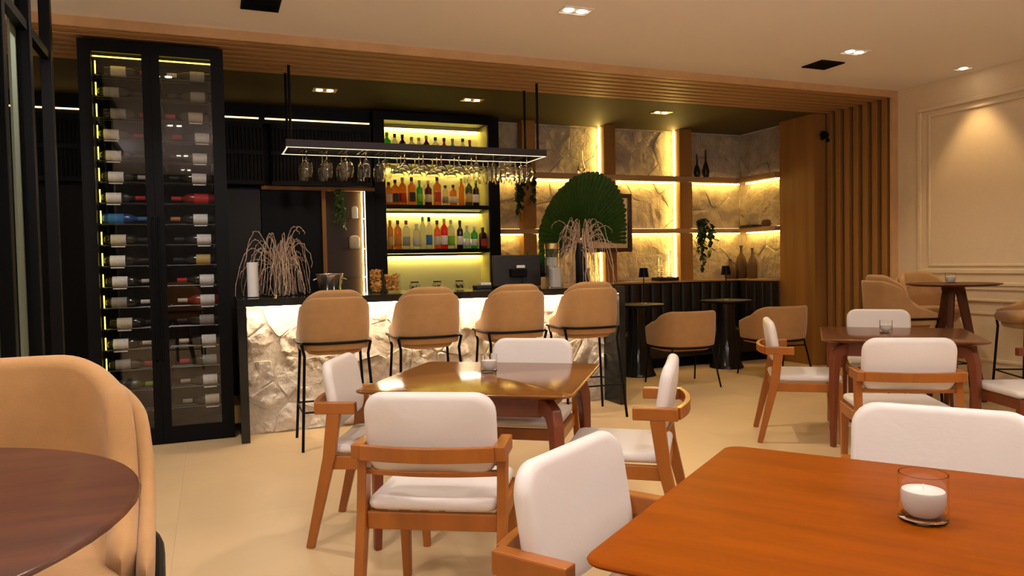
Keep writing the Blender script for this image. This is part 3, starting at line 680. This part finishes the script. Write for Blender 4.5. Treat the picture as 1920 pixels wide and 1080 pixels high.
for x, y, fx, fy, nm in ((.825, 5.60, .02, 1, 'tan bar stool nearest the wine cabinet at stone bar front'), (1.53, 5.62, .04, 1, 'tan bar stool at the bar, second from the wine cabinet'), (2.25, 5.62, .05, 1, 'tan bar stool at the bar, third from the wine cabinet'), (2.92, 5.62, .08, 1, 'tan bar stool at the bar end beside the banquette'),
                         (-.37, 1.55, .06, -1, 'large tan stool in the near left corner facing the round table'), (5.56, 4.76, .95, -.3, 'tan stool seen from behind beside oak slats at the high round table'), (6.35, 5.10, -.30, -.95, 'tan stool facing the room behind the high round table'), (6.44, 4.16, -.85, .5, 'tan stool cut off by the right picture edge at the high round table')):
    place(stool, us, (x, y, 0), math.atan2(fy, fx)-PI/2, nm)
def round_table(x, y, r, H, label, rot=0):
    t = thing('round_table', label, 'table', (x, y, 0), rot, 'high round tables')
    MB().lathe([(.02, H-.022), (r-.05, H-.022), (r-.004, H-.008), (r, H-.004), (r-.002, H-.001), (r-.006, H), (.001, H)], 64).build('table_top', 'walnut', t, smooth=True)
    MB().lathe([(.09, H-.06), (.09, H-.022)], 24).build('collar', 'walnut', t)
    for k in range(3):
        a = 2*PI*k/3+.5; c, s = math.cos(a), math.sin(a)
        MB().bar([(c*.05, s*.05, H-.03), (c*.25, s*.25, 0)], [.075, .045], [.05, .035], (-s, c, 0)).build('leg', 'walnut', t, bevel=.008)
round_table(-.461, .972, .376, 1.04, 'round dark wooden table top in the near left corner')
round_table(6.0, 4.58, .37, 1.04, 'high round wooden table on splayed legs by the cream wall', 1.0)
candle(6.02, 4.62, 1.04, .9, 'white candle in clear tumbler on the high round table')

# ------------------------------------------------------------------ banquette with channels
bq = thing('banquette', 'dark channel-tufted corner banquette under the stone wall', 'sofa')
MB().box(3.45, 6.60, 8.06, 8.24, .0, 1.00).box(6.52, 6.60, 7.41, 8.06, 0, 1.0).build('body', 'banquette', bq)
MB().box(3.45, 6.70, 8.03, 8.27, 1.00, 1.022).box(6.48, 6.70, 7.41, 8.03, 1.0, 1.022).build('ledge', 'oak_slat', bq)
MB().box(3.45, 6.5, 7.50, 8.05, .12, .42).build('seat', 'banquette', bq, bevel=.03, segs=3); MB().box(3.47, 6.5, 7.58, 8.05, 0, .12).build('plinth', 'black_lacquer', bq)
w = .15
chan = MB().rings([[(x, y, z) for x, y in [(w*.5*math.cos(a)*.99, -.045*math.sin(a)**.6 if math.sin(a) > 0 else 0) for a in [PI*i/10 for i in range(11)]]+[(-w*.495, .03), (w*.495, .03)]] for z in (.43, .95, .975, .985)]).mesh('channel', smooth=True)
for i in range(20): obj('channel', chan, 'banquette', bq, (3.53+.152*i, 8.06, 0))
for i in range(4): obj('channel', chan, 'banquette', bq, (6.52, 7.49+.152*i, 0), -PI/2)
# black pedestal tables, lamps, armchairs
def pedestal(x, y, label):
    t = thing('pedestal_table', label, 'table', (x, y, 0), 0, 'black pedestal tables')
    MB().lathe([(.20, 0), (.20, .012), (.175, .05), (.12, .35), (.10, .58), (.105, .73), (.12, .775)], 36).build('pedestal', 'black_marble', t, smooth=True)
    MB().lathe([(.28, .775), (.30, .782), (.30, .795), (.295, .802)], 48).build('table_top', 'black_lacquer', t, smooth=True)
def lamp(x, y, label):
    t = thing('table_lamp', label, 'lamp', (x, y, .8025), 0, 'small black table lamps')
    MB().lathe([(.055, 0), (.055, .010), (.012, .016)], 24).build('base', 'chrome', t, smooth=True)
    MB().cyl((0, 0, .014), .0055, .31, 10).build('stem', 'black_metal', t)
    MB().lathe([(.060, .30), (.045, .405), (.010, .408), (.010, .405), (.043, .402), (.057, .30)], 24, cap=False).build('shade', 'black_metal', t, smooth=True)
pedestal(4.43, 7.22, 'black round pedestal table behind the end of the stone bar'); pedestal(5.66, 7.24, 'black round pedestal table between the two tan armchairs')
lamp(4.49, 7.18, 'small black table lamp on pedestal table behind the bar end'); lamp(5.63, 7.20, 'small black table lamp on pedestal table before the corner vases')
def make_armchair():
    t = thing('armchair', 'x', 'armchair', group='tan barrel armchairs')
    shell(.315, .30, .42, .775, .60, .16, .045, .10, .80, .02).build('shell', 'tan_fabric', t, smooth=True)
    s = pad(.56, .52, .10, .16, .04, puff=.012).build('seat', 'tan_fabric', t, smooth=True); s.location = (0, .02, .415); s.rotation_euler = (-PI/2, 0, 0)
    path = [(-.30, .18, .402)]
    for i in range(25):
        a = -PI/2+PI*i/24; path.append((.30*math.copysign(abs(math.sin(a))**.8, math.sin(a)), -.30*abs(math.cos(a))**.8, .402))
    path.append((.30, .18, .402))
    MB().tube(path, .010, 8).build('support_band', 'black_metal', t, smooth=True)
    for sx in (-1, 1):
        MB().tube([(sx*.22, -.245, .405), (sx*.27, -.33, 0)], .009, 8).build('leg', 'black_metal', t, smooth=True)
        MB().tube([(sx*.27, .17, .405), (sx*.29, .24, 0)], .009, 8).build('leg', 'black_metal', t, smooth=True)
    MB().tube([(-.225, -.245, .345), (.225, -.245, .345)], .007, 8).build('stretcher', 'black_metal', t, smooth=True)
    return t
arm, uarm = make_armchair(), [False]
place(arm, uarm, (4.50, 6.50, 0), -.12, 'tan barrel armchair between the bar end and the dark table')
place(arm, uarm, (5.72, 6.52, 0), -.12, 'tan barrel armchair before the oak column')

# ------------------------------------------------------------------ plants
def strand(p0, az, up, out, fall, r=.0045, wig=.02, n=15, rnd=random):
    pts = []
    for i in range(n):
        u = i/(n-1)
        d = out*(1-(1-u)**1.6); z = up*math.sin(min(u*1.45, 1)*PI/2)-(fall)*max(0, u-.35)**1.5*1.9
        pts.append(Vector(p0)+Vector((math.cos(az)*d+rnd.uniform(-wig, wig)*u, math.sin(az)*d+rnd.uniform(-wig, wig)*u, z)))
    return pts
def weeping(name, label, loc, H, nst, seed, vase_h, vase_r, spread=(.10, .30), vm='clear_glass', reach=None):
    rnd = random.Random(seed)
    t = thing(name, label, 'plant', loc, 0, 'dried branch arrangements')
    prof = [(.001, 0), (vase_r*.8, 0), (vase_r, .02), (vase_r, vase_h), (vase_r-.004, vase_h), (vase_r-.006, .02), (.001, .018)]
    MB().lathe(prof, 24, (0, 0, .0005), cap=False).build('vase', vm, t, smooth=True)
    m = MB()
    for i in range(nst):
        az = rnd.uniform(0, 2*PI); up = H*rnd.uniform(.42, 1.0)-vase_h; out = rnd.uniform(*spread)*rnd.uniform(.6, 1.1)
        fall = (up+vase_h)*rnd.choice((.15, .5, .9, 1.05, 1.1))
        p = strand((rnd.uniform(-.02, .02), rnd.uniform(-.02, .02), vase_h*.9), az, up, out, fall, wig=.012, rnd=rnd)
        p = [Vector((v.x, v.y, max(v.z, .012))) for v in p]
        m.tube(p, [.0034*(1-.4*k/len(p)) for k in range(len(p))], 5)
        for k in range(4, len(p)-1, 2):
            m.lathe([(.001, -.007), (.0056, 0), (.001, .007)], 5, p[k], cap=False)
    for i in range(9):
        az = rnd.uniform(0, 2*PI); m.tube([(0, 0, .03), (rnd.uniform(-.02, .02), rnd.uniform(-.02, .02), vase_h*.95)], .004, 5)
    m.build('branches', 'branch', t, smooth=True)
    return t
weeping('dried_branches', 'pale dried weeping branches in a vase at the wine cabinet end of bar', (.51, 6.24, 1.066), .62, 78, 11, .26, .055, (.08, .38))
weeping('dried_branches', 'pale dried weeping branches in a vase at the banquette end of bar', (3.22, 6.24, 1.066), .76, 84, 12, .40, .05, (.10, .38), 'black_ceramic')
# fan palm
def fan_palm():
    t = thing('fan_palm', 'large pleated green fan palm leaf rising in a tall vase behind the bar end', 'plant', (3.58, 6.90, 0))
    MB().lathe([(.11, 0), (.13, .03), (.12, .5), (.085, .95), (.07, 1.18), (.078, 1.22), (.06, 1.22), (.05, .6), (.04, .1)], 32).build('floor_vase', 'black_ceramic', t, smooth=True)
    base = Vector((0, 0, 1.52))
    MB().tube([(0, 0, .4), (.0, .01, 1.1), base], .016, 10).build('stem', 'leaf_mid', t, smooth=True)
    n = 44; rnd = random.Random(3); A0, A1 = math.radians(-6), math.radians(212)
    for i in range(n):
        a0 = A0+(A1-A0)*i/n-.004; a1 = A0+(A1-A0)*(i+1)/n+.004; am = (a0+a1)/2; dg = math.degrees(am)
        L = .55+.10*math.exp(-((dg-80)/45)**2)-.06*math.exp(-(dg/30)**2)+.07*math.exp(-((dg-190)/35)**2)+rnd.uniform(-.008, .008)
        def P(a, r, dy): return base+Vector((math.cos(a)*r*.93, -.16*(r/.6)**2+dy*min(1, r/.25), math.sin(a)*r*1.05))
        rs = [.02, .2, .4, .5, .965*L, L]; vs = []; fs = []
        for r in rs:
            k = 1 if r < L*.98 else .7
            vs += [P(am-(am-a0)*k, r, .012), P(am, r, -.012), P(am+(a1-am)*k, r, .012)]
        vs2 = [v+Vector((0, .002, 0)) for v in vs]; q = len(vs)
        for j in range(len(rs)-1):
            for s in (0, 1):
                fs.append((j*3+s, j*3+s+1, j*3+s+4, j*3+s+3)); fs.append((q+j*3+s+3, q+j*3+s+4, q+j*3+s+1, q+j*3+s))
        MB().add(vs+vs2, fs).build('leaf_blade', 'palm_leaf', t, fixn=False)
fan_palm()
def leaf_mesh(w, l, cup=.25):
    vs = []; fs = []
    for u, k in ((0, .05), (.25, .8), (.5, 1), (.78, .62), (1, .03)):
        z = -cup*l*(u*u)*.6
        vs += [(-w/2*k, u*l, z+.10*w*k), (0, u*l, z), (w/2*k, u*l, z+.10*w*k)]
    for j in range(4):
        for s in (0, 1): fs.append((j*3+s, j*3+s+1, j*3+s+4, j*3+s+3))
    return vs, fs
def trailing(label, loc, trails, seed, lw=.055, m='leaf_dark', pot=True, spread=.14):
    rnd = random.Random(seed); t = thing('trailing_plant', label, 'plant', loc, 0, 'trailing green plants')
    if pot: MB().lathe([(.05, 0), (.062, .09), (.055, .09), (.045, .02)], 20).build('pot', 'black_ceramic', t, smooth=True)
    st = MB(); lf = MB()
    for (dx, dy, drop) in trails:
        pts = []
        for i in range(12):
            u = i/11; pts.append(Vector((dx*min(1, u*2.2)+rnd.uniform(-.012, .012), dy*min(1, u*3), .09+.05*math.sin(min(1, u*3)*PI)-drop*max(0, u-.15)**1.1)))
        st.tube(pts, .003, 5)
        nl = max(4, int(drop/.028)+3)
        for i in range(nl):
            u = i/(nl-1); k = min(10, int(u*11)); p = pts[k].lerp(pts[k+1], u*11-k)
            vs, fs = leaf_mesh(lw*rnd.uniform(.7, 1.2), lw*rnd.uniform(.9, 1.5)); R = Matrix.Rotation(rnd.uniform(0, 2*PI), 4, 'Z') @ Matrix.Rotation(rnd.uniform(-1.3, -.1), 4, 'X')
            lf.add([p+R @ Vector(v) for v in vs], fs)
    st.build('stems', 'leaf_mid', t); lf.build('leaves', m, t, fixn=False)
rr = random.Random(4)
trailing('leafy green trailing plant hanging from the lower oak shelf', (6.02, 8.20, 1.69), [(rr.uniform(-.10, .14), -.085, d) for d in (.30, .45, .62, .55, .35, .25, .2, .2, .48, .70)], 5, .06)
trailing('dark green trailing plant hanging from upper oak shelf beside the liquor shelf', (3.47, 8.20, 2.365), [(rr.uniform(-.12, .12), -.085, d) for d in (.3, .45, .6, .72, .4, .5, .25)], 6, .07)
trailing('small leafy green plant hanging in the dark glass shelf niche', (1.27, 7.96, 1.97), [(rr.uniform(-.07, .07), -.02, d) for d in (.2, .3, .4, .35, .3, .25, .42)], 8, .035, 'leaf_mid', False)
def succ(x, y, z, s, seed, label):
    rnd = random.Random(seed); t = thing('potted_succulent', label, 'plant', (x, y, z), 0, 'small green plants behind the monitor')
    MB().lathe([(.04, 0), (.05, .07), (.044, .07), (.036, .02)], 18).build('pot', 'black_ceramic', t, smooth=True)
    m = MB()
    for i in range(18):
        vs, fs = leaf_mesh(.03*s, .12*s*rnd.uniform(.7, 1.2), .1); R = Matrix.Rotation(rnd.uniform(0, 2*PI), 4, 'Z') @ Matrix.Rotation(rnd.uniform(.35, 1.3), 4, 'X')
        m.add([Vector((0, 0, .065))+R @ Vector(v) for v in vs], fs)
    m.build('leaves', 'succulent', t, fixn=False)
pt = thing('plant_stand', 'narrow dark plant stand behind the monitor', 'stand'); MB().box(2.62, 3.15, 6.66, 6.80, 1.15, 1.19).build('top', 'black_lacquer', pt)
for x in (2.66, 3.10): MB().box(x-.02, x+.02, 6.71, 6.75, 0, 1.15).build('leg', 'black_lacquer', pt)
succ(2.675, 6.73, 1.1905, .9, 1, 'low green plant behind the monitor next to liquor shelf'); succ(2.86, 6.73, 1.1905, 1.25, 2, 'taller green plant behind middle of the monitor'); succ(3.03, 6.73, 1.1905, 1.2, 3, 'green plant behind the monitor next to the candle lantern')

# ------------------------------------------------------------------ things on the bar counter
ZC = 1.0665
def pillar_candle(x, y, z, r, h, label, glass=None, rim=False):
    t = thing('pillar_candle', label, 'candle', (x, y, z), 0, 'white pillar candles on the bar')
    MB().lathe([(r, .006), (r, h), (r*.85, h+.003), (.001, h)], 28).build('wax', 'white_matte', t, smooth=True)
    MB().cyl((0, 0, h), .003, .02, 6).build('wick', 'black_metal', t)
    if glass:
        gr_, gh = glass
        MB().lathe([(.001, 0), (gr_, 0), (gr_, gh), (gr_-.003, gh), (gr_-.003, .005), (.001, .005)], 32, cap=False).build('glass_cylinder', 'clear_glass', t, smooth=True)
        if rim: MB().lathe([(gr_+.001, gh-.05), (gr_+.003, gh-.05), (gr_+.003, gh), (gr_+.001, gh)], 32, cap=False).build('rim_band', 'brass', t, smooth=True)
pillar_candle(.30, 6.12, ZC, .042, .27, 'tall white pillar candle beside the dried branches near the wine cabinet')
pillar_candle(2.875, 6.08, ZC, .055, .17, 'white candle in clear glass cylinder beside the monitor', (.072, .20))
pillar_candle(2.95, 6.30, ZC, .05, .27, 'white candle in tall glass with brass rim behind the shorter candle', (.068, .40), True)
t = thing('ice_bucket', 'polished steel ice bucket on the bar behind the first stool', 'bucket', (.90, 6.22, ZC))
MB().lathe([(.075, 0), (.08, .005), (.108, .16), (.116, .163), (.116, .170), (.104, .170), (.078, .01)], 36).build('body', 'chrome', t, smooth=True)
for sx in (-1, 1): MB().tube([(sx*.104, -.03, .13), (sx*.13, -.025, .12), (sx*.13, .025, .12), (sx*.104, .03, .13)], .006, 8).build('handle', 'chrome', t, smooth=True)
def chip_jar(x, r, h, seed, label):
    rnd = random.Random(seed); t = thing('snack_jar', label, 'jar', (x, 6.22, ZC), 0, 'glass jars of dried snacks')
    MB().lathe([(.001, 0), (r, 0), (r, h)], 32, cap=False).build('jar', 'thin_glass', t, smooth=True)
    m = MB()
    for i in range(int(260*h/.2)):
        a, q, z = rnd.uniform(0, 2*PI), (r-.018)*math.sqrt(rnd.random()), rnd.uniform(.015, h-.008); s = rnd.uniform(.010, .017)
        R = Matrix.Rotation(rnd.uniform(0, 6), 3, 'X') @ Matrix.Rotation(rnd.uniform(0, 6), 3, 'Z')
        m.add([Vector((math.cos(a)*q, math.sin(a)*q, z))+R @ Vector(v) for v in ((-s, -s*.6, 0), (s, -s*.6, s*.3), (s, s*.6, -s*.2), (-s, s*.6, s*.4), (0, 0, s*.7))], [(0, 1, 4), (1, 2, 4), (2, 3, 4), (3, 0, 4), (3, 2, 1, 0)])
    tag(m.build('dried_snacks', 'chips', t, fixn=False), kind='stuff')
chip_jar(1.283, .056, .195, 1, 'taller clear jar of golden dried snacks on the bar'); chip_jar(1.42, .068, .155, 2, 'wider clear jar of golden dried snacks on the bar')
def small_jar(x, label, seed):
    rnd = random.Random(seed)
    t = thing('spice_jar', label, 'jar', (x, 6.42, ZC), 0, 'small round jars on the bar')
    MB().lathe([(.001, 0), (.036, 0), (.048, .018), (.048, .045), (.034, .062), (.034, .072), (.032, .072), (.032, .062), (.046, .045), (.046, .018), (.001, .003)], 24, cap=False).build('jar', 'thin_glass', t, smooth=True)
    m = MB()
    for i in range(26):
        a, q = rnd.uniform(0, 2*PI), .030*math.sqrt(rnd.random()); m.lathe([(.001, -.008), (.008, 0), (.001, .008)], 6, (math.cos(a)*q, math.sin(a)*q, rnd.uniform(.014, .04)), cap=False)
    m.build('dark_spice', 'black_ceramic', t, fixn=False); MB().lathe([(.036, .070), (.036, .078), (.034, .079)], 24).build('lid_ring', 'black_metal', t)
for i, x in enumerate((1.665, 1.873, 2.08)): small_jar(x, 'small round jar of dark spice, %s from the snack jars' % ORD[i], i)
t = thing('card_terminal', 'small black card terminal with white paper slip beside the monitor', 'terminal', (2.27, 6.34, ZC))
MB().box(-.075, .075, -.06, .06, 0, .032).build('body', 'screen_black', t, bevel=.006); o = MB().box(-.05, .055, -.03, .03, 0, .022).build('paper_slip', 'white_matte', t, bevel=.002); o.location = (.02, 0, .0325); o.rotation_euler = (0, 0, .15)
t = thing('monitor', 'black sales monitor seen from behind on the bar counter', 'monitor', (2.62, 6.36, ZC))
o = MB().box(-.235, .235, -.022, .022, 0, .285).build('case', 'screen_black', t, bevel=.008); o.location = (0, 0, .012); o.rotation_euler = (-.06, 0, 0)
MB().box(-.012, .070, -.0255, -.0225, .18, .205).build('sticker', 'print_white', t)
MB().box(-.08, .08, -.03, .03, .10, .17).build('vent_block', 'black_metal', t, bevel=.004).location = (0, -.03, 0)
MB().box(-.11, .11, -.06, .09, 0, .012).build('foot', 'black_metal', t, bevel=.003)
MB().tube([(.02, -.065, .10), (.03, -.07, .06), (.01, -.05, .015), (.05, .02, .015)], .004, 6).build('cable', 'black_metal', t)
def vase(name, x, y, z, prof, m, label, group):
    o = MB().lathe(prof, 28).build(name, m, None, (x, y, z), smooth=True); tag(o, label, 'vase', group); return o
tall = lambda h, r: [(r*.7, 0), (r*.95, .02), (r, h*.22), (r*.72, h*.42), (r*.28, h*.58), (r*.22, h*.95), (r*.27, h)]
vase('tall_vase', 5.965, 8.20, 2.3655, tall(.30, .043), 'black_ceramic', 'shorter slim black bottle vase on the upper oak shelf', 'black bottle vases')
vase('tall_vase', 6.105, 8.20, 2.3655, tall(.365, .047), 'black_ceramic', 'taller slim black bottle vase on the upper oak shelf', 'black bottle vases')
o = MB().lathe([(.001, 0), (.04, 0), (.05, .06), (.02, .16), (.016, .28), (.018, .29), (.013, .28), (.016, .16), (.045, .06), (.001, .01)], 24, cap=False).build('bottle_vase', 'clear_glass', None, (4.265, 8.20, 2.3655), smooth=True)
tag(o, 'clear glass bottle vase on the upper oak shelf near the light strip', 'vase')
bv = lambda h, r: [(r*.85, 0), (r, .02), (r, h*.45), (r*.75, h*.62), (r*.25, h*.78), (r*.20, h*.93), (r*.32, h*.96), (r*.30, h)]
vase('ceramic_vase', 6.44, 8.14, 1.0225, bv(.26, .078), 'brown_ceramic', 'squat brown ceramic vase on the banquette ledge', 'brown ceramic vases')
vase('ceramic_vase', 6.605, 8.12, 1.0225, bv(.44, .075), 'brown_ceramic', 'tallest brown ceramic vase on the banquette ledge', 'brown ceramic vases')
vase('ceramic_vase', 6.62, 7.92, 1.0225, bv(.40, .065), 'brown_ceramic', 'slim brown ceramic vase next to the oak column on the banquette ledge', 'brown ceramic vases')
bk = tag(MB().box(-.15, .15, -.09, .09, 0, .045).build('display_book', 'black_ceramic', None, (5.42, 8.15, 1.0225), bevel=.004), 'black book under the twisted glass ornaments on the ledge', 'book')
def twist(x, h, label):
    pr = [(.001, 0), (.035, 0)]
    n = int(h/.028)
    for i in range(n): pr += [(.038-.012*i/n, .008+i*.028), (.016, .020+i*.028)]
    pr += [(.012, h), (.001, h)]
    tag(MB().lathe(pr, 16, cap=False).build('glass_ornament', 'clear_glass', None, (x, 8.15, 1.0677), smooth=True), label, 'ornament', 'ribbed glass ornaments')
twist(5.345, .26, 'shorter ribbed glass ornament on the black book'); twist(5.49, .36, 'taller ribbed glass ornament on the black book')
o = tag(MB().box(-.08, .08, -.13, .13, 0, .035).build('display_book', 'black_ceramic', None, (6.62, 7.93, 1.6905), bevel=.003), 'dark book lying on the lower oak shelf at the corner', 'book')
o = tag(MB().lathe([(.001, 0), (.05, 0), (.065, .04), (.05, .085), (.02, .10), (.001, .10)], 24).build('round_vase', 'brown_ceramic', None, (6.63, 7.66, 1.6905), smooth=True), 'small round brown vase on the lower oak shelf near the column', 'vase')
o = tag(MB().box(-.065, .065, -.06, .06, 0, .15).build('ceramic_block', 'stone_back', None, (6.62, 7.93, 1.7258), bevel=.006), 'pale square block on the dark book', 'ornament')
t = thing('wall_mirror', 'dark framed mirror behind the fan palm leaf', 'mirror', (4.57, 8.09, 1.40))
MB().box(-.32, -.275, -.02, .02, 0, .72).box(.275, .32, -.02, .02, 0, .72).box(-.275, .275, -.02, .02, 0, .05).box(-.275, .275, -.02, .02, .67, .72).build('frame', 'dark_wood_gap_shade', t, fixn=False)
MB().box(-.274, .274, .0, .01, .05, .67).build('glass', 'mirror', t)
for (x, y, z, r, h, nm) in ((1.44, 8.0, 1.7985, .032, .13, 'pale round topped jar on the top glass shelf of dark niche'), (1.43, 8.0, 1.4785, .055, .14, 'striped pale jar on the middle glass shelf of dark niche')):
    o = tag(MB().lathe([(r*.9, 0), (r, .01), (r, h*.8), (r*.8, h*.95), (r*.3, h)], 20).build('ceramic_jar', 'white_matte' if r < .04 else 'print_cream', None, (x, y, z), smooth=True), nm, 'jar', 'jars in the dark niche')
t = thing('security_camera', 'small black security camera mounted high on the oak column', 'camera', (6.745, SBY-.001, 2.70))
MB().lathe([(.035, 0), (.035, .02), (.02, .03)], 18, axis='y').build('mount', 'black_metal', t, smooth=True)
o = MB().lathe([(.03, -.06), (.038, -.05), (.038, .07), (.03, .08)], 20, axis='x').build('housing', 'black_metal', t, smooth=True); o.location = (-.04, -.07, .02); o.rotation_euler = (0, 0, .5)
o = MB().lathe([(.022, -.04), (.03, -.03), (.03, .05), (.02, .06)], 18, axis='x').build('lamp_head', 'black_metal', t, smooth=True); o.location = (.05, -.06, -.05); o.rotation_euler = (0, .5, .2)
MB().tube([(0, -.02, 0), (0, -.06, 0), (.04, -.06, -.04)], .012, 8).build('bracket', 'black_metal', t)

# ------------------------------------------------------------------ metal partition on the left
pp = thing('metal_partition', 'open black metal framed partition at left edge of the picture', 'partition')
XP = -.87
for y in (4.05, 4.62, 5.20): MB().box(XP-.03, XP+.03, y-.03, y+.03, 0, CZ).build('post', 'black_metal', pp, bevel=.003)
for y0, y1 in ((2.9, 4.02), (4.08, 4.59), (4.65, 5.17)):
    for z in (2.56, 2.95, .04): MB().box(XP-.02, XP+.02, y0, y1, z, z+.05).build('rail', 'black_metal', pp)
MB().box(XP-.045, XP-.033, 4.47, 4.63, .02, 2.95).build('sliding_panel', 'pale_green', pp)
MB().box(XP-.045, XP-.033, 3.3, 4.22, .02, 2.95).build('sliding_panel', 'pale_green', pp)
